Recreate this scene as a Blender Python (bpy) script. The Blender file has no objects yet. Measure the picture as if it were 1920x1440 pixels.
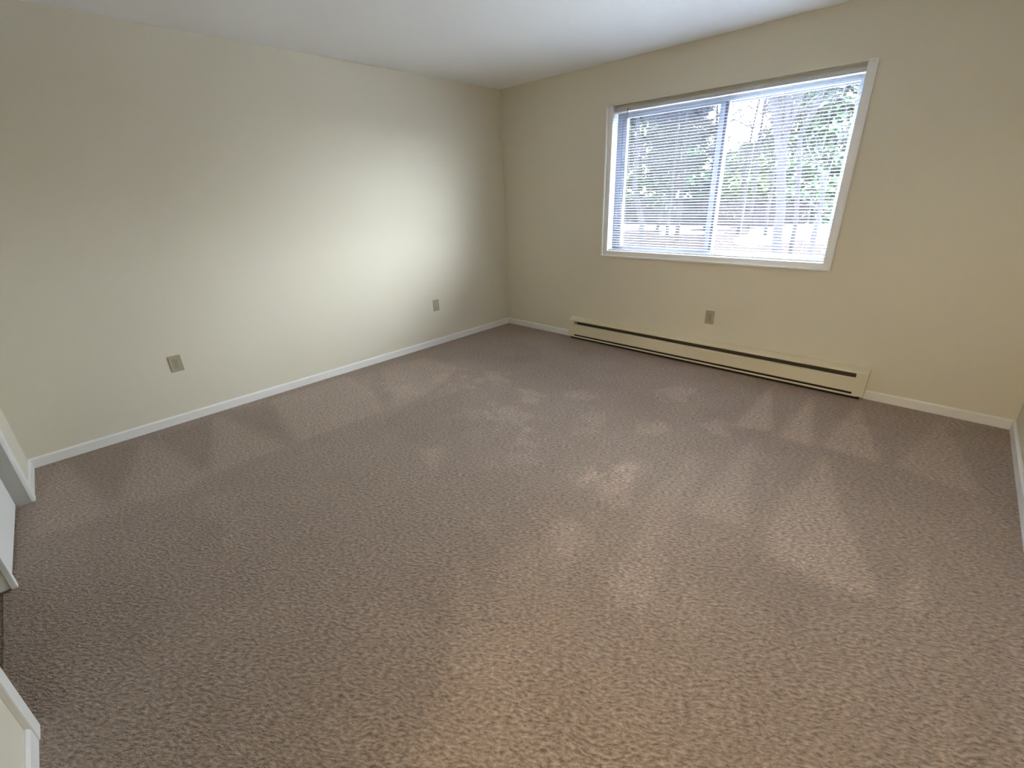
import bpy, bmesh, math, random
import numpy as np
from mathutils import Vector, Matrix

scene = bpy.context.scene
COL = scene.collection

# ------------------------------------------------------------------ camera
cam_data = bpy.data.cameras.new('camera')
cam = bpy.data.objects.new('camera', cam_data)
COL.objects.link(cam)
cam_data.sensor_fit = 'HORIZONTAL'
cam_data.sensor_width = 36.0
cam_data.lens = 845.70 / 1920.0 * 36.0
cam_data.clip_start = 0.02
cam_data.clip_end = 500
YAW, PITCH, ROLL = 0.7708, -0.3948, -0.0369
fwd = Vector((-math.sin(YAW) * math.cos(PITCH), math.cos(YAW) * math.cos(PITCH), math.sin(PITCH)))
rgt = Vector((math.cos(YAW), math.sin(YAW), 0))
up = rgt.cross(fwd)
r2 = math.cos(ROLL) * rgt + math.sin(ROLL) * up
u2 = -math.sin(ROLL) * rgt + math.cos(ROLL) * up
M = Matrix((r2, u2, -fwd)).transposed().to_4x4()
M.translation = Vector((3.7735, -3.8700, 1.4345))
cam.matrix_world = M
scene.camera = cam

# ------------------------------------------------------------------ look
scene.view_settings.view_transform = 'Standard'
scene.view_settings.look = 'None'
scene.view_settings.exposure = 2.08
scene.view_settings.gamma = 1.0
scene.view_settings.use_curve_mapping = False
scene.cycles.max_bounces = 14
scene.cycles.diffuse_bounces = 8
scene.cycles.glossy_bounces = 3
scene.cycles.transparent_max_bounces = 12
scene.cycles.sample_clamp_indirect = 12
scene.cycles.use_denoising = True
scene.cycles.caustics_reflective = False
scene.cycles.caustics_refractive = False

# ------------------------------------------------------------------ overcast sky
SKY = 19.5
world = bpy.data.worlds.new('overcast_sky')
scene.world = world
world.use_nodes = True
wn = world.node_tree
wn.nodes.clear()
wo = wn.nodes.new('ShaderNodeOutputWorld')
wb = wn.nodes.new('ShaderNodeBackground')
wt = wn.nodes.new('ShaderNodeTexCoord')
ws = wn.nodes.new('ShaderNodeSeparateXYZ')
wr = wn.nodes.new('ShaderNodeValToRGB')
wr.color_ramp.elements[0].position = 0.0          # horizon of an overcast sky: a third of the zenith
wr.color_ramp.elements[0].color = (0.30, 0.32, 0.345, 1)
wr.color_ramp.elements[1].position = 1.0
wr.color_ramp.elements[1].color = (0.84, 0.91, 1.0, 1)
wn.links.new(wt.outputs['Generated'], ws.inputs[0])
wn.links.new(ws.outputs['Z'], wr.inputs[0])
wn.links.new(wr.outputs[0], wb.inputs['Color'])
wb.inputs['Strength'].default_value = SKY
wn.links.new(wb.outputs[0], wo.inputs[0])

# light portal over the window opening: guides sky sampling, gives no light itself
pd = bpy.data.lights.new('window_portal', 'AREA')
pd.shape = 'RECTANGLE'
pd.size = 1.86
pd.size_y = 1.24
pd.cycles.is_portal = True
po = bpy.data.objects.new('window_portal', pd)
COL.objects.link(po)
po.location = (2.233, 0.22, 1.49)
po.rotation_euler = (math.radians(-90), 0, 0)      # its -Z looks into the room (-Y)

# the sun behind thin cloud: a broad bright patch low on the right
sd = bpy.data.lights.new('veiled_sun', 'SUN')
sd.energy = 2.9; sd.angle = math.radians(36); sd.color = (0.90, 0.95, 1.0)
so = bpy.data.objects.new('veiled_sun', sd); COL.objects.link(so)
so.rotation_euler = Vector((-1.0, -0.68, -0.35)).to_track_quat('-Z', 'Y').to_euler()

# warm ceiling lamp of the hallway behind the camera
def point_lamp(name, loc, power, color, radius):
    d = bpy.data.lights.new(name, 'POINT')
    d.energy = power; d.color = color; d.shadow_soft_size = radius
    o = bpy.data.objects.new(name, d); COL.objects.link(o); o.location = loc
    return o
point_lamp('hallway_lamp_light', (3.72, -5.50, 2.20), 24.0, (1.0, 0.80, 0.56), 0.15)

# ------------------------------------------------------------------ helpers
def srgb(r, g, b):
    f = lambda c: (c / 255 / 12.92) if c / 255 <= 0.04045 else ((c / 255 + 0.055) / 1.055) ** 2.4
    return (f(r), f(g), f(b), 1)

def mat(name, color, rough=0.6, spec=0.3, bump=0.0, scale=200.0, var=0.0, metal=0.0, var_scale=3.0, dist=0.002):
    m = bpy.data.materials.new(name); m.use_nodes = True
    nt = m.node_tree; b = nt.nodes['Principled BSDF']
    b.inputs['Roughness'].default_value = rough
    b.inputs['Specular IOR Level'].default_value = spec
    b.inputs['Metallic'].default_value = metal
    tc = nt.nodes.new('ShaderNodeTexCoord')
    if var > 0:
        n = nt.nodes.new('ShaderNodeTexNoise'); n.inputs['Scale'].default_value = var_scale
        n.inputs['Detail'].default_value = 5
        nt.links.new(tc.outputs['Object'], n.inputs['Vector'])
        r = nt.nodes.new('ShaderNodeValToRGB')
        r.color_ramp.elements[0].position = 0.3; r.color_ramp.elements[1].position = 0.7
        r.color_ramp.elements[0].color = tuple(c * (1 - var) for c in color[:3]) + (1,)
        r.color_ramp.elements[1].color = tuple(min(1, c * (1 + var)) for c in color[:3]) + (1,)
        nt.links.new(n.outputs['Fac'], r.inputs[0]); nt.links.new(r.outputs[0], b.inputs['Base Color'])
    else:
        b.inputs['Base Color'].default_value = color
    if bump > 0:
        n2 = nt.nodes.new('ShaderNodeTexNoise'); n2.inputs['Scale'].default_value = scale
        n2.inputs['Detail'].default_value = 3
        nt.links.new(tc.outputs['Object'], n2.inputs['Vector'])
        bp = nt.nodes.new('ShaderNodeBump'); bp.inputs['Strength'].default_value = bump
        bp.inputs['Distance'].default_value = dist
        nt.links.new(n2.outputs['Fac'], bp.inputs['Height']); nt.links.new(bp.outputs[0], b.inputs['Normal'])
    return m

class MB:
    """collects shapes and links them as one mesh object"""
    def __init__(self): self.bm = bmesh.new()
    def box(self, a, b, bevel=0.0):
        (x0, y0, z0), (x1, y1, z1) = a, b
        bm = self.bm
        vs = [bm.verts.new((x, y, z)) for x in (x0, x1) for y in (y0, y1) for z in (z0, z1)]
        fs = [bm.faces.new([vs[i] for i in f]) for f in ((0,1,3,2),(4,6,7,5),(0,4,5,1),(2,3,7,6),(0,2,6,4),(1,5,7,3))]
        if bevel > 0:
            es = {e for f in fs for e in f.edges}
            bmesh.ops.bevel(bm, geom=list(es), offset=bevel, segments=2, affect='EDGES', profile=0.6)
        return self
    def prism(self, prof, x0, x1):
        """profile in (y, z) swept along x"""
        bm = self.bm
        A = [bm.verts.new((x0, y, z)) for y, z in prof]; B = [bm.verts.new((x1, y, z)) for y, z in prof]
        n = len(prof)
        for i in range(n): bm.faces.new((A[i], A[(i+1) % n], B[(i+1) % n], B[i]))
        bm.faces.new(A[::-1]); bm.faces.new(B)
        return self
    def tube(self, pts, rad, seg=8, cap=True):
        bm = self.bm; pts = [Vector(p) for p in pts]; rings = []
        for i, p in enumerate(pts):
            d = (pts[min(i+1, len(pts)-1)] - pts[max(i-1, 0)]).normalized()
            a = d.cross(Vector((0, 0, 1)) if abs(d.z) < 0.9 else Vector((1, 0, 0))).normalized(); b = d.cross(a)
            r = rad[i] if isinstance(rad, (list, tuple)) else rad
            rings.append([bm.verts.new(p + r * (math.cos(2*math.pi*k/seg) * a + math.sin(2*math.pi*k/seg) * b)) for k in range(seg)])
        for A, B in zip(rings, rings[1:]):
            for k in range(seg): bm.faces.new((A[k], A[(k+1) % seg], B[(k+1) % seg], B[k]))
        if cap: bm.faces.new(rings[0][::-1]); bm.faces.new(rings[-1])
        return self
    def disc(self, c, r, y0, y1, seg=20):
        return self.tube([(c[0], y0, c[1]), (c[0], y1, c[1])], r, seg)
    def build(self, name, material, parent=None, smooth=False):
        bmesh.ops.recalc_face_normals(self.bm, faces=self.bm.faces)
        me = bpy.data.meshes.new(name); self.bm.to_mesh(me); self.bm.free()
        me.materials.append(material)
        if smooth:
            for p in me.polygons: p.use_smooth = True
        o = bpy.data.objects.new(name, me); COL.objects.link(o)
        if parent: o.parent = parent
        return o

def struct(o): o['kind'] = 'structure'; return o
def tag(o, label, cat, group=None, kind=None):
    o['label'] = label; o['category'] = cat
    if group: o['group'] = group
    if kind: o['kind'] = kind
    return o
def empty(name, loc=(0, 0, 0)):
    o = bpy.data.objects.new(name, None); COL.objects.link(o); o.location = loc; o.empty_display_size = 0.1
    return o
def set_origin(o, p):
    """move a mesh object's origin to p without moving the mesh"""
    o.data.transform(Matrix.Translation(-Vector(p))); o.location = p
    return o

# ------------------------------------------------------------------ materials
WALL = mat('cream_wall_paint', (0.70, 0.665, 0.555, 1), 0.62, 0.22, bump=0.12, scale=260, dist=0.001)
CEIL = mat('white_ceiling_paint', (0.87, 0.88, 0.88, 1), 0.9, 0.1, bump=0.2, scale=180, dist=0.001)
TRIM = mat('white_trim_paint', (0.80, 0.80, 0.78, 1), 0.4, 0.35)
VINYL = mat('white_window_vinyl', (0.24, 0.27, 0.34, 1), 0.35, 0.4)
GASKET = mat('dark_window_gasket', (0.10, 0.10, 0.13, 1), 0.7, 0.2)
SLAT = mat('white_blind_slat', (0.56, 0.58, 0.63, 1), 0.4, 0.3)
CORD = mat('white_blind_cord', (0.42, 0.43, 0.47, 1), 0.8, 0.2)
HEAT = mat('cream_heater_enamel', (0.72, 0.665, 0.51, 1), 0.38, 0.4)
FIN = mat('grey_heater_fins', (0.10, 0.085, 0.055, 1), 0.5, 0.3)
DARK = mat('heater_gap_shade', (0.035, 0.027, 0.018, 1), 0.9, 0.1)
PLATE = mat('almond_outlet_plate', (0.40, 0.36, 0.26, 1), 0.4, 0.4)
SLOT = mat('dark_outlet_slot', (0.04, 0.035, 0.025, 1), 0.6, 0.2)
DOOR = mat('white_door_paint', (0.78, 0.79, 0.78, 1), 0.45, 0.3)
SHADE = mat('hall_ceiling_paint', (0.8, 0.8, 0.78, 1), 0.9, 0.1)

# glass: clear sheet with a little reflection and a faint translucent layer imitating glare haze
def glass_material():
    m = bpy.data.materials.new('hazy_window_glass'); m.use_nodes = True
    nt = m.node_tree; nt.nodes.clear()
    out = nt.nodes.new('ShaderNodeOutputMaterial')
    tr = nt.nodes.new('ShaderNodeBsdfTransparent'); tr.inputs[0].default_value = (0.95, 0.97, 0.97, 1)
    gl = nt.nodes.new('ShaderNodeBsdfGlossy'); gl.inputs['Roughness'].default_value = 0.03
    tl = nt.nodes.new('ShaderNodeBsdfTranslucent'); tl.inputs[0].default_value = (0.85, 0.88, 1.0, 1)
    lw = nt.nodes.new('ShaderNodeLayerWeight')
    pw = nt.nodes.new('ShaderNodeMath'); pw.operation = 'POWER'; pw.inputs[1].default_value = 5
    fr = nt.nodes.new('ShaderNodeMath'); fr.operation = 'MULTIPLY_ADD'; fr.inputs[1].default_value = 0.5; fr.inputs[2].default_value = 0.03
    nt.links.new(lw.outputs['Facing'], pw.inputs[0]); nt.links.new(pw.outputs[0], fr.inputs[0])
    m1 = nt.nodes.new('ShaderNodeMixShader'); m2 = nt.nodes.new('ShaderNodeMixShader')
    m2.inputs[0].default_value = 0.003
    nt.links.new(fr.outputs[0], m1.inputs[0]); nt.links.new(tr.outputs[0], m1.inputs[1]); nt.links.new(gl.outputs[0], m1.inputs[2])
    nt.links.new(m1.outputs[0], m2.inputs[1]); nt.links.new(tl.outputs[0], m2.inputs[2])
    nt.links.new(m2.outputs[0], out.inputs[0])
    return m
GLASS = glass_material()

def screen_material():
    m = bpy.data.materials.new('grey_insect_mesh'); m.use_nodes = True
    nt = m.node_tree; nt.nodes.clear()
    out = nt.nodes.new('ShaderNodeOutputMaterial')
    tr = nt.nodes.new('ShaderNodeBsdfTransparent')
    df = nt.nodes.new('ShaderNodeBsdfDiffuse'); df.inputs[0].default_value = (0.10, 0.11, 0.13, 1)
    mx = nt.nodes.new('ShaderNodeMixShader'); mx.inputs[0].default_value = 0.28
    nt.links.new(tr.outputs[0], mx.inputs[1]); nt.links.new(df.outputs[0], mx.inputs[2]); nt.links.new(mx.outputs[0], out.inputs[0])
    return m
SCREEN = screen_material()

MARKS= [(1.0, [(2.983, -0.154), (2.999, -1.021), (3.199, -0.93)]), (1.0, [(3.268, -0.159), (3.249, -0.978), (3.433, -0.967)]), (0.85, [(3.533, -0.134), (3.468, -0.938), (3.764, -0.953)]), (0.6, [(3.964, -0.077), (3.923, -0.389), (3.82, -0.939), (3.999, -0.982), (4.163, -0.993), (4.07, -0.548)]), (0.5, [(3.151, -1.042), (3.135, -1.69), (3.141, -2.034), (3.381, -1.975), (3.272, -1.573)]), (0.65, [(3.51, -1.013), (3.449, -1.892), (3.508, -2.084), (3.74, -2.104), (3.891, -2.054), (3.832, -1.915), (3.667, -1.525)]), (0.6, [(3.982, -1.631), (3.924, -2.046), (4.005, -2.05)]), (0.25, [(4.089, -2.109), (4.118, -2.083), (4.112, -2.575), (4.056, -2.625)]), (0.5, [(0.055, -4.076), (0.931, -3.948), (0.946, -4.07), (0.878, -4.245), (0.439, -4.194)]), (0.45, [(0.09, -3.664), (0.949, -3.51), (1.014, -3.668), (0.882, -3.904), (0.628, -3.834)]), (0.45, [(0.037, -3.228), (0.96, -3.079), (0.949, -3.51)]), (0.55, [(0.09, -2.84), (0.968, -2.993), (0.976, -2.701), (0.984, -2.368), (0.606, -2.232), (0.089, -2.193)]), (0.5, [(0.157, -1.882), (1.023, -2.301), (0.995, -1.986), (0.732, -1.43), (0.25, -1.431)]), (-0.3, [(0.084, -4.035), (0.859, -3.923), (0.121, -3.704)]), (-0.3, [(0.115, -3.615), (0.91, -3.486), (0.11, -3.258)]), (-0.3, [(0.039, -3.167), (0.962, -3.043), (0.142, -2.875)]), (0.55, [(1.671, -2.531), (1.743, -2.413), (1.947, -2.652)]), (0.35, [(2.915, -1.443), (3.053, -1.626), (3.132, -2.239), (3.088, -2.493), (2.947, -2.035)]), (0.3, [(3.042, -2.318), (3.222, -2.376), (3.255, -2.667), (3.164, -2.779), (3.054, -2.563)]), (0.2, [(2.65, -2.751), (2.74, -2.673), (2.877, -2.868), (2.899, -3.015), (2.727, -2.928)]), (0.3, [(2.693, -2.5), (2.758, -2.418), (2.882, -2.548), (2.956, -2.763), (2.825, -2.684)]), (-0.25, [(1.151, -2.556), (1.07, -2.239), (1.154, -1.79), (1.693, -2.106), (1.67, -2.49)]), (-0.2, [(0.561, -0.538), (0.907, -0.506), (1.255, -0.841), (1.02, -1.024)]), (0.25, [(2.416, -2.864), (2.859, -3.14), (3.03, -3.044), (3.1, -3.228), (2.882, -3.307)]), (-0.2, [(3.398, -2.007), (3.526, -2.147), (3.756, -2.189), (3.709, -2.437), (3.468, -2.345)])]
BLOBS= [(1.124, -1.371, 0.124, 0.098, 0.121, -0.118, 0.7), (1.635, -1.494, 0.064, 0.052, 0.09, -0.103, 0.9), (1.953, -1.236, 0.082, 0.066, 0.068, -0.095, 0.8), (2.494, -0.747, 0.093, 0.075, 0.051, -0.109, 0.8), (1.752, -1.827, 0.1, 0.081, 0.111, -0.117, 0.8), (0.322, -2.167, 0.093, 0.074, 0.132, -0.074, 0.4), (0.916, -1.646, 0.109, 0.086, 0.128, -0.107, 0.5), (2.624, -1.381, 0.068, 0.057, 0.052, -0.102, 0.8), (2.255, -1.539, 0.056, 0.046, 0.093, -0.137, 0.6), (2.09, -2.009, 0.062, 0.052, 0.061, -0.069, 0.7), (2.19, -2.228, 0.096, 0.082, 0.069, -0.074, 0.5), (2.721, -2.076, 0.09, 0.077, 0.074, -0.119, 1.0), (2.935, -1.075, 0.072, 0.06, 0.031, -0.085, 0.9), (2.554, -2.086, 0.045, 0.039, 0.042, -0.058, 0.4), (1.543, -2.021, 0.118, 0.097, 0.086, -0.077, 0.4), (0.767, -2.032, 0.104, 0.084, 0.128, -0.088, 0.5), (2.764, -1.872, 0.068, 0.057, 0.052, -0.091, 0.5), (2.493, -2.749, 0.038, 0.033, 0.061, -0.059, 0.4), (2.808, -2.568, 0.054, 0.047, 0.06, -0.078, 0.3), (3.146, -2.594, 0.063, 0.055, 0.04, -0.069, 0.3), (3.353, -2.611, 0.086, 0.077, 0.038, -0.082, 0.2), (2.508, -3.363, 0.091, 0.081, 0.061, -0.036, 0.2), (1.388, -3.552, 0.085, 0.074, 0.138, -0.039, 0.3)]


def carpet_material():
    m = bpy.data.materials.new('beige_cut_pile_carpet'); m.use_nodes = True
    nt = m.node_tree; b = nt.nodes['Principled BSDF']; L = nt.links.new
    b.inputs['Roughness'].default_value = 0.55
    b.inputs['Specular IOR Level'].default_value = 0.35
    b.inputs['Sheen Weight'].default_value = 0.55
    b.inputs['Sheen Roughness'].default_value = 0.5
    b.inputs['Sheen Tint'].default_value = (0.9, 0.72, 0.6, 1)
    tc = nt.nodes.new('ShaderNodeTexCoord')
    wob = nt.nodes.new('ShaderNodeTexNoise'); wob.inputs['Scale'].default_value = 6; wob.inputs['Detail'].default_value = 2
    L(tc.outputs['Object'], wob.inputs['Vector'])
    mp = nt.nodes.new('ShaderNodeMapping'); mp.vector_type = 'TEXTURE'; mp.inputs['Rotation'].default_value = (0, 0, math.radians(33))
    mp.inputs['Scale'].default_value = (2.3, 1.0, 1.0)
    wv = nt.nodes.new('ShaderNodeVectorMath'); wv.operation = 'MULTIPLY_ADD'; wv.inputs[1].default_value = (0.06, 0.06, 0.0)
    L(wob.outputs['Color'], wv.inputs[0]); L(tc.outputs['Object'], wv.inputs[2]); L(wv.outputs[0], mp.inputs[0])
    n1 = nt.nodes.new('ShaderNodeTexNoise'); n1.inputs['Scale'].default_value = 118; n1.inputs['Detail'].default_value = 3.5
    n1.inputs['Roughness'].default_value = 0.6
    L(mp.outputs[0], n1.inputs['Vector'])
    n2 = nt.nodes.new('ShaderNodeTexNoise'); n2.inputs['Scale'].default_value = 330; n2.inputs['Detail'].default_value = 2
    L(tc.outputs['Object'], n2.inputs['Vector'])
    n3 = nt.nodes.new('ShaderNodeTexNoise'); n3.inputs['Scale'].default_value = 4.5; n3.inputs['Detail'].default_value = 5
    n3.inputs['Roughness'].default_value = 0.6
    L(tc.outputs['Object'], n3.inputs['Vector'])
    h = nt.nodes.new('ShaderNodeMath'); h.operation = 'MULTIPLY_ADD'; h.inputs[1].default_value = 0.35
    L(n2.outputs['Fac'], h.inputs[0]); L(n1.outputs['Fac'], h.inputs[2])
    bp = nt.nodes.new('ShaderNodeBump'); bp.inputs['Strength'].default_value = 1.0; bp.inputs['Distance'].default_value = 0.022
    L(h.outputs[0], bp.inputs['Height']); L(bp.outputs[0], b.inputs['Normal'])
    # yarn colour with crevice shade painted in: dark between tufts, pale at the tips
    r = nt.nodes.new('ShaderNodeValToRGB'); e = r.color_ramp.elements
    e[0].position = 0.30; e[0].color = (0.112, 0.081, 0.061, 1)
    e[1].position = 0.72; e[1].color = (0.70, 0.565, 0.475, 1)
    q = r.color_ramp.elements.new(0.50); q.color = (0.37, 0.292, 0.24, 1)
    L(n1.outputs['Fac'], r.inputs[0])
    # pile lying one way or the other (vacuum strokes and footprints)
    at = nt.nodes.new('ShaderNodeAttribute'); at.attribute_name = 'nap'
    nap = nt.nodes.new('ShaderNodeMath'); nap.operation = 'MULTIPLY_ADD'; nap.inputs[1].default_value = 0.50; nap.inputs[2].default_value = 0.82
    L(at.outputs['Fac'], nap.inputs[0])
    mo = nt.nodes.new('ShaderNodeMath'); mo.operation = 'MULTIPLY_ADD'; mo.inputs[1].default_value = 0.32
    L(n3.outputs['Fac'], mo.inputs[0]); L(nap.outputs[0], mo.inputs[2])
    vm = nt.nodes.new('ShaderNodeVectorMath'); vm.operation = 'SCALE'
    L(r.outputs[0], vm.inputs[0]); L(mo.outputs[0], vm.inputs['Scale'])
    L(vm.outputs[0], b.inputs['Base Color'])
    return m
CARPET = carpet_material()

# ------------------------------------------------------------------ dimensions
W, H = 4.2926, 2.44
NY0, NY1 = -4.213, -4.336                 # near wall at x=0 and x=W (slightly out of square)
ANG = math.atan2(NY1 - NY0, W)
NEAR = Matrix.Translation((0, NY0, 0)) @ Matrix.Rotation(ANG, 4, 'Z')   # u along wall, v into room
WX0, WX1, WZ0, WZ1 = 1.345, 3.121, 0.916, 2.115   # wall opening

# floor with the nap map
def make_floor():
    nx, ny = 300, 300
    xs = np.linspace(0, W, nx + 1); ys = np.linspace(NY1 - 0.0, 0, ny + 1)
    X, Y = np.meshgrid(xs, ys)
    A = np.zeros_like(X)
    def inside_of(poly):
        inside = np.zeros(X.shape, bool); n = len(poly)
        for i in range(n):
            (x1, y1), (x2, y2) = poly[i], poly[(i + 1) % n]
            if y1 == y2: continue
            c = ((y1 > Y) != (y2 > Y)) & (X < (x2 - x1) * (Y - y1) / (y2 - y1) + x1)
            inside ^= c
        return inside
    for s, poly in MARKS:
        A = np.where(inside_of(poly), np.where(np.abs(A) > abs(s), A, s), A)
    rng = np.random.default_rng(4)
    def blur(a, k):
        for _ in range(k):
            p = np.pad(a, 1, mode='edge')
            a = (p[:-2, 1:-1] + p[2:, 1:-1] + p[1:-1, :-2] + p[1:-1, 2:] + p[1:-1, 1:-1]) / 5
        return a
    A = blur(A, 2)
    rough = blur(rng.normal(size=X.shape), 6); rough /= rough.std()
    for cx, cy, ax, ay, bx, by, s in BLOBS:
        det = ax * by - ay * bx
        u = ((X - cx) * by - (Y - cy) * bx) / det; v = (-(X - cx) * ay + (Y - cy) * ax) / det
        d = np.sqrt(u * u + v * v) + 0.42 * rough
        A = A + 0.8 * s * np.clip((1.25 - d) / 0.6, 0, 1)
    A = blur(np.clip(A, -1.1, 1.3), 1)
    verts = np.stack([X.ravel(), Y.ravel(), np.zeros(X.size)], 1)
    idx = np.arange(X.size).reshape(X.shape)
    faces = np.stack([idx[:-1, :-1].ravel(), idx[:-1, 1:].ravel(), idx[1:, 1:].ravel(), idx[1:, :-1].ravel()], 1)
    me = bpy.data.meshes.new('floor')
    me.from_pydata(verts.tolist(), [], faces.tolist())
    # carpet runs on into the closet and the hallway: extra skirt, and the slab's underside
    at = me.attributes.new('nap', 'FLOAT', 'POINT')
    at.data.foreach_set('value', A.ravel().astype(np.float32))
    me.materials.append(CARPET)
    o = bpy.data.objects.new('floor', me); COL.objects.link(o)
    return struct(o)
make_floor()
sub = MB().box((-0.15, -6.2, -0.20), (W + 0.15, 0.25, -0.003)).build('floor_closet_and_hall', CARPET); struct(sub)
sub.name = 'floor_hall'

# ceiling
struct(MB().box((-0.15, -6.2, H), (W + 0.15, 0.25, H + 0.15)).build('ceiling', CEIL))
# walls
struct(MB().box((-0.15, -4.95, -0.2), (0, 0.22, H)).build('wall_left', WALL))
struct(MB().box((W, -6.2, -0.2), (W + 0.15, 0.22, H)).build('wall_right', WALL))
wb_ = MB()
wb_.box((0, 0, -0.2), (WX0, 0.22, H)); wb_.box((WX1, 0, -0.2), (W, 0.22, H))
wb_.box((WX0, 0, -0.2), (WX1, 0.22, WZ0)); wb_.box((WX0, 0, WZ1), (WX1, 0.22, H)); wb_.box((WX0, 0.050, 2.064), (WX1, 0.084, WZ1))  # last box is an added filler behind the headrail that blocks sky light
struct(wb_.build('wall_back', WALL))

# near wall in its own frame: u along, v (+) into the room
CU0, CU1, DH = 0.487, 2.10, 2.03     # closet opening
HU0, HU1 = 3.28, 4.14                # doorway behind the camera
def near(mb, name, m, parent=None, smooth=False):
    o = mb.build(name, m, parent, smooth); o.data.transform(NEAR); return o
nw = MB()
nw.box((-0.02, -0.11, -0.1), (CU0, 0, H)); nw.box((CU1, -0.11, -0.1), (HU0, 0, H)); nw.box((HU1, -0.11, -0.1), (W + 0.02, 0, H))
nw.box((CU0, -0.11, DH), (CU1, 0, H)); nw.box((HU0, -0.11, DH), (HU1, 0, H))
struct(near(nw, 'wall_near', WALL))
cw = MB()   # closet interior: back and side
cw.box((-0.02, -0.80, -0.1), (CU1 + 0.32, -0.70, H)); cw.box((CU1 + 0.22, -0.70, -0.1), (CU1 + 0.32, -0.11, H))
struct(near(cw, 'wall_closet', WALL))
hw = MB()   # hallway shell
hw.box((2.60, -1.75, -0.1), (4.4, -1.65, H)); hw.box((2.60, -1.65, -0.1), (2.70, -0.11, H))
struct(near(hw, 'wall_hall', WALL))
# hallway ceiling fixture (behind the camera)
hl = empty('ceiling_lamp', (3.72, -5.50, H)); tag(hl, 'round flush ceiling lamp in the hallway behind the viewer', 'lamp')
o = MB().tube([(0, 0, 0), (0, 0, -0.03)], [0.15, 0.15], 24).build('base', TRIM, hl, True)

# sliding closet door and its casing
dr = MB(); dr.box((CU0 + 0.001, -0.093, 0.012), (1.285, -0.058, DH - 0.03), 0.003)
d1 = near(dr, 'door_1', DOOR); struct(d1)
dr = MB(); dr.box((CU0 + 0.02, -0.060, 0.15), (CU0 + 0.10, -0.052, DH - 0.15)); 
d1s = MB(); d1s.box((1.262, -0.060, 0.006), (1.288, -0.040, DH - 0.03), 0.003)
near(d1s, 'door_edge', DOOR, d1); dr.bm.free()
for n, (a, b_) in enumerate(((CU0 - 0.060, CU0), (CU1, CU1 + 0.060))):
    c = MB(); c.box((a, -0.002, 0), (b_, 0.016, DH + 0.06), 0.004)
    c.box((a if n else b_ - 0.014, -0.11, 0), (a + 0.014 if n else b_, 0.0, DH))
    struct(near(c, 'trim_%d' % (n + 1), TRIM))
c = MB(); c.box((CU0, -0.002, DH), (CU1, 0.016, DH + 0.06), 0.004); c.box((CU0, -0.11, DH - 0.014), (CU1, 0, DH))
struct(near(c, 'trim_3', TRIM))
for n, (a, b_) in enumerate(((HU0 - 0.060, HU0), (HU1, HU1 + 0.060))):
    c = MB(); c.box((a, -0.002, 0), (b_, 0.016, DH + 0.06), 0.004); struct(near(c, 'trim_%d' % (n + 4), TRIM))

# baseboards
BH, BT = 0.066, 0.012
def base_profile(): return [(0, 0.001), (-BT, 0.001), (-BT, BH - 0.010), (-BT * 0.45, BH), (0, BH)]
HX0, HX1 = 0.958, 3.545
bb = MB(); bb.prism(base_profile(), 0.0, HX0 - 0.001); bb.prism(base_profile(), HX1 + 0.001, W)
struct(bb.build('baseboard_back', TRIM))
def along_y(x, sign, y0, y1, name):
    m_ = MB(); m_.prism(base_profile(), y0, y1); o = m_.build(name, TRIM)
    # profile (y,z) swept along x -> turn: new x = x + sign*(-y), new y = old x
    for v in o.data.vertices:
        a, b2, z = v.co; v.co = (x + sign * (-b2), a, z)
    o.data.flip_normals() if sign < 0 else None
    return struct(o)
along_y(0.0, 1, -4.205, -0.0, 'baseboard_left')
along_y(W, -1, -4.33, -0.0, 'baseboard_right')
nb = MB()
for a, b_ in ((0.0, CU0 - 0.061), (CU1 + 0.061, HU0 - 0.061)):
    nb.prism([(-y, z) for y, z in base_profile()], a, b_)
struct(near(nb, 'baseboard_near', TRIM))

# ------------------------------------------------------------------ window
win = empty('window_1', ((WX0 + WX1) / 2, 0.0, WZ0)); struct(win)
wl = lambda o: (setattr(o, 'parent', win), o.data.transform(Matrix.Translation(-win.location)), o)[2]
# picture-frame trim on the sides and the bottom: flat inner board with a raised lip outside
TX0, TX1, TZ0, TZT = 1.2948, 3.1715, 0.8709, 2.118
t_ = MB()
LIP, LD, FD = 0.012, 0.026, 0.004
t_.box((TX0, -LD, TZ0), (TX0 + LIP, 0, TZT), 0.002); t_.box((TX1 - LIP, -LD, TZ0), (TX1, 0, TZT), 0.002)
t_.box((TX0 + LIP, -LD, TZ0), (TX1 - LIP, 0, TZ0 + LIP), 0.002)
t_.box((TX0 + LIP, -FD, TZ0 + LIP), (WX0 + 0.004, 0.0, TZT - 0.008)); t_.box((WX1 - 0.004, -FD, TZ0 + LIP), (TX1 - LIP, 0.0, TZT - 0.008))
t_.box((WX0 + 0.004, -FD, TZ0 + LIP), (WX1 - 0.004, 0.0, WZ0 + 0.004))
t_.box((TX0 + LIP, -LD, TZT - 0.008), (WX0, 0, TZT)); t_.box((WX1, -LD, TZT - 0.008), (TX1 - LIP, 0, TZT))
# returns lining the opening
t_.box((WX0, 0, WZ0), (WX0 + 0.004, 0.09, WZ1)); t_.box((WX1 - 0.004, 0, WZ0), (WX1, 0.09, WZ1))
t_.box((WX0, 0, WZ0), (WX1, 0.09, WZ0 + 0.004))
wl(t_.build('window_trim', TRIM))
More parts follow.
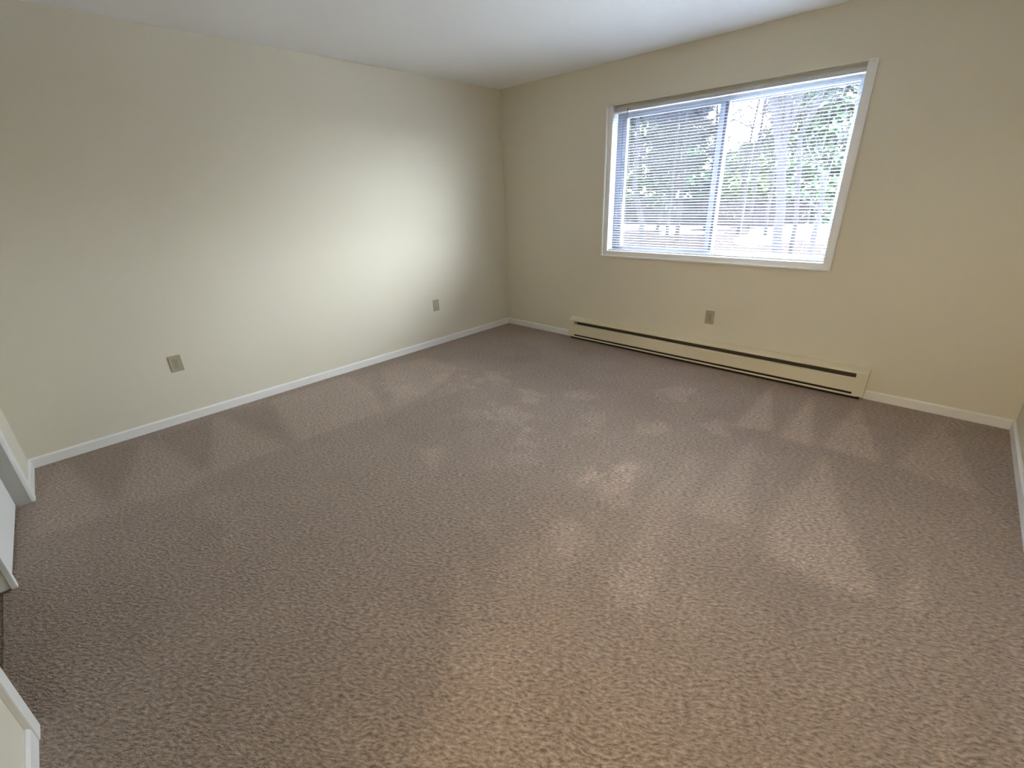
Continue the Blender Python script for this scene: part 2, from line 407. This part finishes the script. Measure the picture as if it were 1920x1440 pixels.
# vinyl frame of the slider
FY0, FY1 = 0.085, 0.165
f_ = MB()
GX0, GX1, GZ0, GZ1 = 1.395, 3.085, 0.950, 2.030   # daylight of the frame
f_.box((WX0 + 0.004, FY0, WZ0 + 0.004), (GX0, FY1, WZ1), 0.002); f_.box((GX1, FY0, WZ0 + 0.004), (WX1 - 0.004, FY1, WZ1), 0.002)
f_.box((GX0, FY0, WZ0 + 0.004), (GX1, FY1, GZ0), 0.002); f_.box((GX0, FY0, GZ1), (GX1, FY1, WZ1), 0.002)
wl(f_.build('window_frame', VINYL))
def sash(x0, x1, y0, y1, ws, hs, wr):
    s = MB()
    s.box((x0, y0, GZ0), (x0 + ws, y1, GZ1), 0.002); s.box((x1 - wr, y0, GZ0), (x1, y1, GZ1), 0.002)
    s.box((x0 + ws, y0, GZ0), (x1 - wr, y1, GZ0 + hs), 0.002); s.box((x0 + ws, y0, GZ1 - hs), (x1 - wr, y1, GZ1), 0.002)
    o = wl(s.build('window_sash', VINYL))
    g = MB(); g.box((x0 + ws - 0.004, (y0 + y1) / 2, GZ0 + hs - 0.004), (x1 - wr + 0.004, (y0 + y1) / 2 + 0.004, GZ1 - hs + 0.004))
    p = g.build('window_pane', GLASS); p.data.transform(Matrix.Translation(-win.location)); p.parent = o
    return o
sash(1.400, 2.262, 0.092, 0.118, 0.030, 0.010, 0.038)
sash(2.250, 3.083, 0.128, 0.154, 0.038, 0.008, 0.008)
g_ = MB(); g_.box((2.262, 0.096, GZ0), (2.282, 0.127, GZ1)); wl(g_.build('weather_strip', GASKET))
g_ = MB(); g_.box((2.282, 0.094, GZ0), (2.290, 0.127, GZ1), 0.001); wl(g_.build('interlock', VINYL))
s_ = MB(); s_.box((GX0 + 0.004, 0.158, GZ0 + 0.004), (2.215, 0.159, GZ1 - 0.004)); wl(s_.build('insect_screen', SCREEN))
sf = MB(); sf.box((2.205, 0.150, GZ0), (2.232, 0.168, GZ1), 0.001); sf.box((1.398, 0.150, GZ0), (1.415, 0.168, GZ1), 0.001)
wl(sf.build('screen_frame', VINYL))

# ------------------------------------------------------------------ mini blind
bl = empty('window_blind', (2.233, 0.03, WZ1))
tag(bl, 'white horizontal mini blind hanging open inside the window recess', 'blind')
bo = Vector((2.233, 0.03, WZ1))
def bpart(mb, name, m, parent=bl, smooth=False):
    o = mb.build(name, m, parent, smooth); o.data.transform(Matrix.Translation(-bo)); return o
BX0, BX1 = WX0 + 0.007, WX1 - 0.007
h_ = MB(); h_.prism([(0.018, 2.064), (0.018, 2.090), (0.021, 2.090), (0.021, 2.068), (0.042, 2.068), (0.042, 2.090), (0.045, 2.090), (0.045, 2.064)], BX0, BX1)
bpart(h_, 'headrail', SLAT)
SP = 0.0213; TILT = math.radians(9)
sl = MB()
z = 2.050; nsl = 0
while z > 0.950:
    pr_top, pr_bot = [], []
    for k in range(5):
        t = -1 + k * 0.5
        y = 0.0125 * t; c = 0.0016 * (1 - t * t)
        yy = y * math.cos(TILT) - c * math.sin(TILT); zz = y * math.sin(TILT) + c * math.cos(TILT)
        pr_top.append((0.0315 + yy, z + zz + 0.00025)); pr_bot.append((0.0315 + yy, z + zz - 0.00025))
    sl.prism(pr_top + pr_bot[::-1], BX0 + 0.002, BX1 - 0.002)
    z -= SP; nsl += 1
bpart(sl, 'slats', SLAT, smooth=False)
br = MB(); br.box((BX0 + 0.002, 0.020, 0.924), (BX1 - 0.002, 0.043, 0.936), 0.003); bpart(br, 'bottom_rail', SLAT)
for cx_ in (1.50, 1.93, 2.52, 2.96):
    c = MB()
    for yy in (0.0185, 0.0445): c.tube([(cx_, yy, 0.936), (cx_, yy, 2.066)], 0.00045, 4)
    c.tube([(cx_ + 0.006, 0.0315, 0.936), (cx_ + 0.006, 0.0315, 2.066)], 0.0005, 4)
    bpart(c, 'ladder_cord', CORD)
wd = MB(); wd.tube([(1.486, 0.004, 2.070), (1.486, 0.006, 2.03), (1.480, 0.008, 1.35)], [0.0035, 0.0035, 0.0035], 6)
wd_o = bpart(wd, 'tilt_wand', mat('smoky_wand_plastic', (0.25, 0.27, 0.32, 1), 0.2, 0.6)); wd_o['label'] = 'grey plastic tilt wand'
hk = MB(); hk.tube([(1.486, 0.018, 2.078), (1.486, 0.004, 2.078), (1.486, 0.003, 2.066)], 0.003, 6); bpart(hk, 'wand_hook', SLOT)

# ------------------------------------------------------------------ baseboard heater
ht = empty('baseboard_heater', ((HX0 + HX1) / 2, -0.001, 0))
tag(ht, 'long low cream metal baseboard heater on the wall under the window', 'heater')
ho = Vector(ht.location)
def hpart(mb, name, m, parent=ht):
    o = mb.build(name, m, parent); o.data.transform(Matrix.Translation(-ho)); return o
EC = 0.068
b_ = MB()
b_.prism([(-0.001, 0.012), (-0.001, 0.226), (-0.010, 0.226), (-0.062, 0.206), (-0.064, 0.200), (-0.064, 0.192), (-0.061, 0.192), (-0.061, 0.200), (-0.009, 0.222), (-0.004, 0.222), (-0.004, 0.012)], HX0 + EC, HX1 - EC)
hpart(b_, 'back_panel', HEAT)
b_ = MB()
b_.prism([(-0.046, 0.158), (-0.058, 0.157), (-0.068, 0.149), (-0.068, 0.054), (-0.060, 0.049), (-0.060, 0.053), (-0.065, 0.056), (-0.065, 0.147), (-0.057, 0.154), (-0.046, 0.155)], HX0 + EC, HX1 - EC)
hpart(b_, 'front_panel', HEAT)
b_ = MB(); b_.prism([(-0.020, 0.022), (-0.066, 0.022), (-0.069, 0.024), (-0.069, 0.037), (-0.066, 0.037), (-0.064, 0.025), (-0.020, 0.025)], HX0 + EC - 0.03, HX1 - EC + 0.03)
hpart(b_, 'bottom_tray', HEAT)
for x0, x1 in ((HX0, HX0 + EC), (HX1 - EC, HX1)):
    b_ = MB(); b_.prism([(-0.001, 0.228), (-0.011, 0.228), (-0.066, 0.207), (-0.070, 0.200), (-0.070, 0.032), (-0.064, 0.024), (-0.056, 0.024), (-0.001, 0.024)], x0, x1)
    hpart(b_, 'end_cap', HEAT)
fins = MB()
fins.tube([(HX0 + EC, -0.034, 0.10), (HX1 - EC, -0.034, 0.10)], 0.011, 10)
x = HX0 + EC + 0.01
while x < HX1 - EC - 0.01:
    fins.box((x, -0.058, 0.066), (x + 0.0012, -0.010, 0.150)); x += 0.0125
hpart(fins, 'heating_element', FIN)
b_ = MB(); b_.box((HX0 + EC, -0.0065, 0.018), (HX1 - EC, -0.0045, 0.215)); hpart(b_, 'slot_shade', FIN)  # dark sheet added so the heater interior reads as shaded
b_ = MB(); b_.box((HX0 + 0.02, -0.054, 0.002), (HX1 - 0.02, -0.008, 0.021)); b_.box((HX0 + EC, -0.054, 0.026), (HX1 - EC, -0.008, 0.060)); hpart(b_, 'gap_shade', DARK)  # dark boxes standing in for the shade of the lower gaps

# ------------------------------------------------------------------ wall outlets
def outlet(label, duplex=True, kind='wall_outlet', cat='outlet'):
    """built on the wall plane y=0 facing -y, centred on its own origin"""
    t = empty(kind); tag(t, label, cat)
    MB().box((-0.0365, -0.006, -0.0575), (0.0365, -0.0004, 0.0575), 0.002).build('plate', PLATE, t)
    if duplex:
        for s in (-1, 1):
            r = MB(); r.tube([(0, -0.0055, s * 0.0195), (0, -0.0085, s * 0.0195)], 0.0168, 20)
            ro = r.build('receptacle', PLATE, t)
            q = MB(); q.box((-0.0075, -0.0089, s * 0.0195 - 0.001), (-0.0050, -0.0080, s * 0.0195 + 0.008))
            q.box((0.0050, -0.0089, s * 0.0195 - 0.001), (0.0075, -0.0080, s * 0.0195 + 0.007))
            q.tube([(0, -0.0080, s * 0.0195 - 0.009), (0, -0.0089, s * 0.0195 - 0.009)], 0.0026, 10)
            q.build('slot', SLOT, ro)
        MB().tube([(0, -0.005, 0), (0, -0.0072, 0)], 0.003, 10).build('screw', SLOT, t)
    else:
        for s in (-1, 1):
            MB().tube([(0, -0.005, s * 0.041), (0, -0.0072, s * 0.041)], 0.003, 10).build('screw', PLATE, t)
    return t
o = outlet('almond duplex outlet on the window wall above the heater'); o.location = (2.390, 0, 0.424)
o = outlet('almond duplex outlet on the long cream wall nearest the viewer'); o.location = (0, -3.350, 0.433); o.rotation_euler.z = math.pi / 2
o = outlet('small blank almond cover plate on the long cream wall near the far corner', False, 'cover_plate', 'wall plate')
o.location = (0, -1.071, 0.417); o.rotation_euler.z = math.pi / 2

# ------------------------------------------------------------------ outside
random.seed(11)
BARK = mat('grey_brown_bark', (0.010, 0.010, 0.014, 1), 0.9, 0.1, bump=0.4, scale=30, var=0.25, var_scale=8, dist=0.01)
TWIG = mat('pale_twig_bark', (0.013, 0.012, 0.016, 1), 0.9, 0.1, var=0.2)
PINE = mat('evergreen_needles', (0.034, 0.068, 0.036, 1), 0.8, 0.15, var=0.35, var_scale=2.0)
PINE2 = mat('yellow_green_needles', (0.058, 0.085, 0.034, 1), 0.8, 0.15, var=0.3, var_scale=2.0)
PINE3 = mat('blue_green_needles', (0.038, 0.062, 0.050, 1), 0.8, 0.15, var=0.3, var_scale=2.0)
LITTER = mat('brown_leaf_litter', (0.0125, 0.0092, 0.0098, 1), 0.95, 0.05, bump=0.6, scale=9, var=0.45, var_scale=7, dist=0.05)
BRUSH = mat('purple_brown_brush', (0.013, 0.010, 0.013, 1), 0.95, 0.05, var=0.3, var_scale=3)
SNOW = mat('thin_white_snow', (0.30, 0.31, 0.33, 1), 0.8, 0.1, var=0.2, var_scale=1.5)
GZ = -0.40
g = MB().box((-90, 0.25, GZ - 0.5), (60, 110, GZ)); struct(g.build('ground', LITTER))
struct(MB().box((-40, 0.25, GZ), (40, 7.6, GZ + 0.05)).build('bounce_slab', mat('white_bounce', (0.66, 0.68, 0.71, 1), 0.8, 0.1, bump=0.4, scale=2, dist=0.05)))  # unseen white slab, added to bounce daylight up to the ceiling
# patches of snow on the far clearing (irregular low slabs)
def patch(cx, cy, rx, ry, seed):
    rr = random.Random(seed); m_ = MB(); n = 28
    ph = [rr.uniform(0, 6.28) for _ in range(4)]
    ring = []
    for k in range(n):
        a = 2 * math.pi * k / n
        f = 1 + 0.22 * math.sin(2 * a + ph[0]) + 0.14 * math.sin(5 * a + ph[1]) + 0.07 * math.sin(9 * a + ph[2])
        ring.append((cx + rx * f * math.cos(a), cy + ry * f * math.sin(a)))
    b = [m_.bm.verts.new((x, y, GZ + 0.002)) for x, y in ring]; t = [m_.bm.verts.new((cx + (x - cx) * 0.97, cy + (y - cy) * 0.97, GZ + 0.05)) for x, y in ring]
    for k in range(n): m_.bm.faces.new((b[k], b[(k+1) % n], t[(k+1) % n], t[k]))
    m_.bm.faces.new(t)
    return m_.build('snow_patch', SNOW)
for i, (cx_, cy_, rx, ry, lab) in enumerate((
        (-9.6, 19.6, 5.0, 1.7, 'white snow patch on the ground seen through the left pane'),
        (-0.7, 19.8, 2.0, 6.5, 'large white snow patch behind the leaning trunk in the right pane'),
        (-5.2, 17.2, 1.3, 0.7, 'small white snow patch low behind the window stile'))):
    o = patch(cx_, cy_, rx, ry, i); tag(o, lab, 'snow')

def branch(mb, p, d, length, r, depth, rr, seg=5):
    pts = [Vector(p)]; rads = [r]; n = 5
    dd = Vector(d).normalized()
    for i in range(n):
        dd = (dd + Vector((rr.uniform(-.22, .22), rr.uniform(-.22, .22), rr.uniform(-.10, .16)))).normalized()
        pts.append(pts[-1] + dd * length / n); rads.append(r * (1 - 0.8 * (i + 1) / n))
    mb.tube(pts, [max(q, 0.006) for q in rads], seg)
    if depth > 0:
        for k in range(rr.randint(2, 4)):
            i = rr.randint(1, n - 1)
            nd = (dd + Vector((rr.uniform(-1, 1), rr.uniform(-1, 1), rr.uniform(-.3, .7)))).normalized()
            branch(mb, pts[i], nd, length * rr.uniform(.4, .65), rads[i] * .6, depth - 1, rr, 4)

def big_tree(name, label, limbs, seed, twigs):
    """limbs: list of (polyline, start radius, end radius)"""
    rr = random.Random(seed)
    p0 = limbs[0][0][0]; t = empty(name, (p0[0], p0[1], GZ)); tag(t, label, 'tree')
    off = Matrix.Translation(-Vector(t.location))
    m_ = MB()
    pl, ra, rb = limbs[0]
    pl = [(pl[0][0], pl[0][1], GZ - 0.05)] + list(pl)
    m_.tube(pl, [ra + (rb - ra) * i / (len(pl) - 1) for i in range(len(pl))], 10)
    o = m_.build('trunk', BARK, t, True); o.data.transform(off)
    for pl, ra, rb in limbs[1:]:
        m_ = MB(); m_.tube(pl, [ra + (rb - ra) * i / (len(pl) - 1) for i in range(len(pl))], 8)
        o = m_.build('limb', BARK, t, True); o.data.transform(off)
    m_ = MB()
    for pl, ra, rb in limbs:
        for k in range(twigs):
            i = rr.randint(max(1, len(pl) // 2), len(pl) - 1)
            branch(m_, pl[i], (rr.uniform(-1, 1), rr.uniform(-.6, .6), rr.uniform(.0, .9)), rr.uniform(.8, 1.8), 0.018, 2, rr)
    o = m_.build('twigs', TWIG, t); o.data.transform(off)
    return t
def up_(pl, dz=3.0, sx=0.0):
    x, y, z_ = pl[-1]; return list(pl) + [(x + sx, y, z_ + dz)]
A = up_([(0.83, 8.0, 0.02), (0.76, 8.0, 0.41), (0.75, 8.0, 0.91), (0.64, 8.0, 1.54), (0.58, 8.0, 1.92), (0.48, 8.0, 2.27), (0.39, 8.0, 2.63), (0.3, 8.0, 2.89), (0.18, 8.0, 3.18), (0.01, 8.0, 3.5)], 3, -1.2)
B = up_([(0.62, 8.0, 1.80), (0.57, 8.0, 2.18), (0.59, 8.0, 2.46), (0.55, 8.0, 2.81), (0.51, 8.0, 3.18), (0.49, 8.0, 3.52)], 3, 0.1)
Cc = up_([(0.59, 8.0, 2.5), (0.66, 8.0, 2.78), (0.72, 8.0, 3.15), (0.75, 8.0, 3.43)], 2.5, 0.6)
big_tree('forked_tree', 'large forked bare tree seen through the right pane of the window', [(A, 0.105, 0.07), (B, 0.075, 0.05), (Cc, 0.055, 0.035)], 3, 4)
D = up_([(0.95, 8.6, 0.6), (0.85, 8.5, 1.63), (0.75, 8.5, 2.28), (0.73, 8.5, 2.5), (0.84, 8.5, 2.68), (0.9, 8.5, 2.86), (0.98, 8.5, 3.18), (1.0, 8.5, 3.49)], 2.5, 0.5)
D2 = [(0.9, 8.5, 2.86), (0.97, 8.5, 3.0), (1.17, 8.5, 3.12), (1.35, 8.5, 3.04), (1.64, 8.5, 2.88)]
big_tree('crooked_tree', 'slender crooked bare tree with an arching branch right of the forked tree', [(D, 0.045, 0.05), (D2, 0.028, 0.015)], 5, 4)
E_ = [(1.64, 7.0, -0.2), (1.67, 7.0, 0.22), (1.67, 7.0, 0.52), (1.68, 7.0, 0.72), (1.69, 7.0, 1.0), (1.66, 7.0, 1.35), (1.60, 7.0, 1.6)]
big_tree('short_tree', 'short dark trunk low in the right corner of the window view', [(E_, 0.065, 0.03)], 8, 3)
F_ = up_([(-2.09, 7.0, -0.03), (-2.09, 7.0, 0.15), (-2.06, 7.0, 0.68), (-2.18, 7.0, 1.05), (-2.32, 7.0, 1.48), (-2.36, 7.0, 1.83), (-2.33, 7.0, 2.19), (-2.33, 7.0, 2.7), (-2.4, 7.0, 3.46)], 2.5, 0.3)
big_tree('slim_tree', 'slim bare tree seen through the left pane of the window', [(F_, 0.085, 0.035)], 9, 5)

# thin bare woods behind: one tree built, the rest copied
def bare_tree(seed, h):
    rr = random.Random(seed); t = empty('bare_tree')
    pts = [Vector((0, 0, -0.1))]
    for i in range(8): pts.append(pts[-1] + Vector((rr.uniform(-.12, .12), rr.uniform(-.12, .12), h / 8)))
    rad = [0.085 * (1 - 0.85 * i / 8) for i in range(9)]
    m_ = MB(); m_.tube(pts, rad, 7); m_.build('trunk', TWIG, t, True)
    m_ = MB()
    for k in range(34):
        i = rr.randint(2, 7)
        branch(m_, pts[i], (rr.uniform(-1, 1), rr.uniform(-1, 1), rr.uniform(.3, 1.2)), rr.uniform(1.2, 2.6), 0.030, 3, rr, 4)
    m_.build('twigs', TWIG, t)
    return t
protos = [bare_tree(21, 8.5), bare_tree(22, 9.5)]
BL = 'thin pale bare tree standing in the woods behind the clearing'
def copy_tree(o, parent=None):
    c = o.copy(); COL.objects.link(c); c.parent = parent
    for ch in o.children: copy_tree(ch, c)
    return c
spots = [(-5.4, 15.5), (-6.9, 17.5), (-4.3, 14.0), (-5.2, 19.0), (-7.6, 20.5), (-3.2, 17.5), (-9.6, 17.0), (-10.8, 20.5), (-6.2, 22.5), (-3.9, 21.0), (-1.8, 16.5), (-8.4, 15.2)]
for i, (x, y) in enumerate(spots):
    o = protos[i] if i < 2 else copy_tree(protos[i % 2])
    tag(o, BL, 'tree', 'thin bare trees in the woods')
    o.location = (x, y, GZ); o.rotation_euler.z = i * 1.37; s = 0.85 + 0.06 * (i * 7 % 5); o.scale = (s, s, s)

# evergreens at the back
def evergreen(label, x, y, h, w, m, seed, group=None):
    rr = random.Random(seed); t = empty('evergreen_tree', (x, y, GZ)); tag(t, label, 'tree', group)
    MB().tube([(0, 0, -0.1), (0.05, 0, h * 0.9)], [0.14, 0.03], 7).build('trunk', BARK, t, True)
    m_ = MB(); bm = m_.bm
    for k in range(4200):
        f = rr.random() ** 0.8; z_ = 0.25 + f * (h - 0.25)
        R = w * (1 - 0.75 * f ** 1.6) * (0.85 + 0.25 * math.sin(5 * z_ + seed))
        a = rr.uniform(0, 6.283); q = R * math.sqrt(rr.uniform(.25, 1))
        c = Vector((q * math.cos(a), q * math.sin(a), z_ - 0.25 * q))
        d = Vector((math.cos(a), math.sin(a), rr.uniform(-.7, .2))).normalized() * rr.uniform(.3, .7)
        s = Vector((-math.sin(a), math.cos(a), rr.uniform(-.5, .5))) * rr.uniform(.09, .20)
        bm.faces.new([bm.verts.new(c - s), bm.verts.new(c + s), bm.verts.new(c + d)])
    m_.build('foliage', m, t)
    return t
ev = [(-16.5, 25.0, 9.5, 2.4, PINE, 'dark evergreen at the far left edge of the window view'),
      (-14.0, 24.0, 9.6, 2.2, PINE2, 'yellow green evergreen behind the slim bare tree'),
      (-12.5, 25.6, 9.8, 2.2, PINE, 'dark green evergreen just right of the yellow green one in the left pane'),
      (-11.3, 27.8, 10.5, 2.4, PINE3, 'blue green evergreen in the middle of the left pane'),
      (-9.2, 24.8, 8.6, 2.2, PINE, 'rounded evergreen just left of the window stile'),
      (-7.2, 26.5, 3.9, 2.2, PINE3, 'low blue green evergreen just right of the window stile'),
      (-5.4, 25.0, 4.1, 2.0, PINE2, 'low yellow green evergreen left of the forked tree'),
      (-3.6, 25.5, 9.0, 2.1, PINE2, 'tall yellow green evergreen directly behind the forked tree'),
      (-1.7, 24.5, 9.6, 2.0, PINE, 'tall green evergreen behind the crooked tree'),
      (0.3, 25.5, 10.0, 2.3, PINE3, 'tall blue green evergreen at the right edge of the window view')]
for i, (x, y, h, w, m, lab) in enumerate(ev): evergreen(lab, x, y, h, w, m, 40 + i)

# low brush along the wood's edge, too dense to count
rr = random.Random(77); m_ = MB(); bm = m_.bm
for k in range(9000):
    x = rr.uniform(-22, -1.9); y = rr.uniform(22.6, 24.2); hgt = rr.uniform(.4, 1.5)
    a = rr.uniform(-.35, .35); b = rr.uniform(-.3, .3); w = rr.uniform(.03, .08)
    bm.faces.new([bm.verts.new((x - w, y, GZ)), bm.verts.new((x + w, y, GZ)), bm.verts.new((x + a * hgt, y + b, GZ + hgt))])
tag(m_.build('brush', BRUSH), 'purple brown leafless brush along the edge of the woods', 'brush', kind='stuff')
# dry weed stalks near the window
m_ = MB(); bm = m_.bm
for k in range(3500):
    x = rr.uniform(-8, 2.6); y = rr.uniform(5.5, 14); hgt = rr.uniform(.12, .5); w = rr.uniform(.004, .012)
    a = rr.uniform(-.3, .3)
    bm.faces.new([bm.verts.new((x - w, y, GZ)), bm.verts.new((x + w, y, GZ)), bm.verts.new((x + a * hgt, y, GZ + hgt))])
tag(m_.build('dry_weeds', mat('tan_dry_stalks', (0.04, 0.03, 0.028, 1), 0.9, 0.1)), 'thin dry weed stalks standing in the brown leaf litter', 'weeds', kind='stuff')
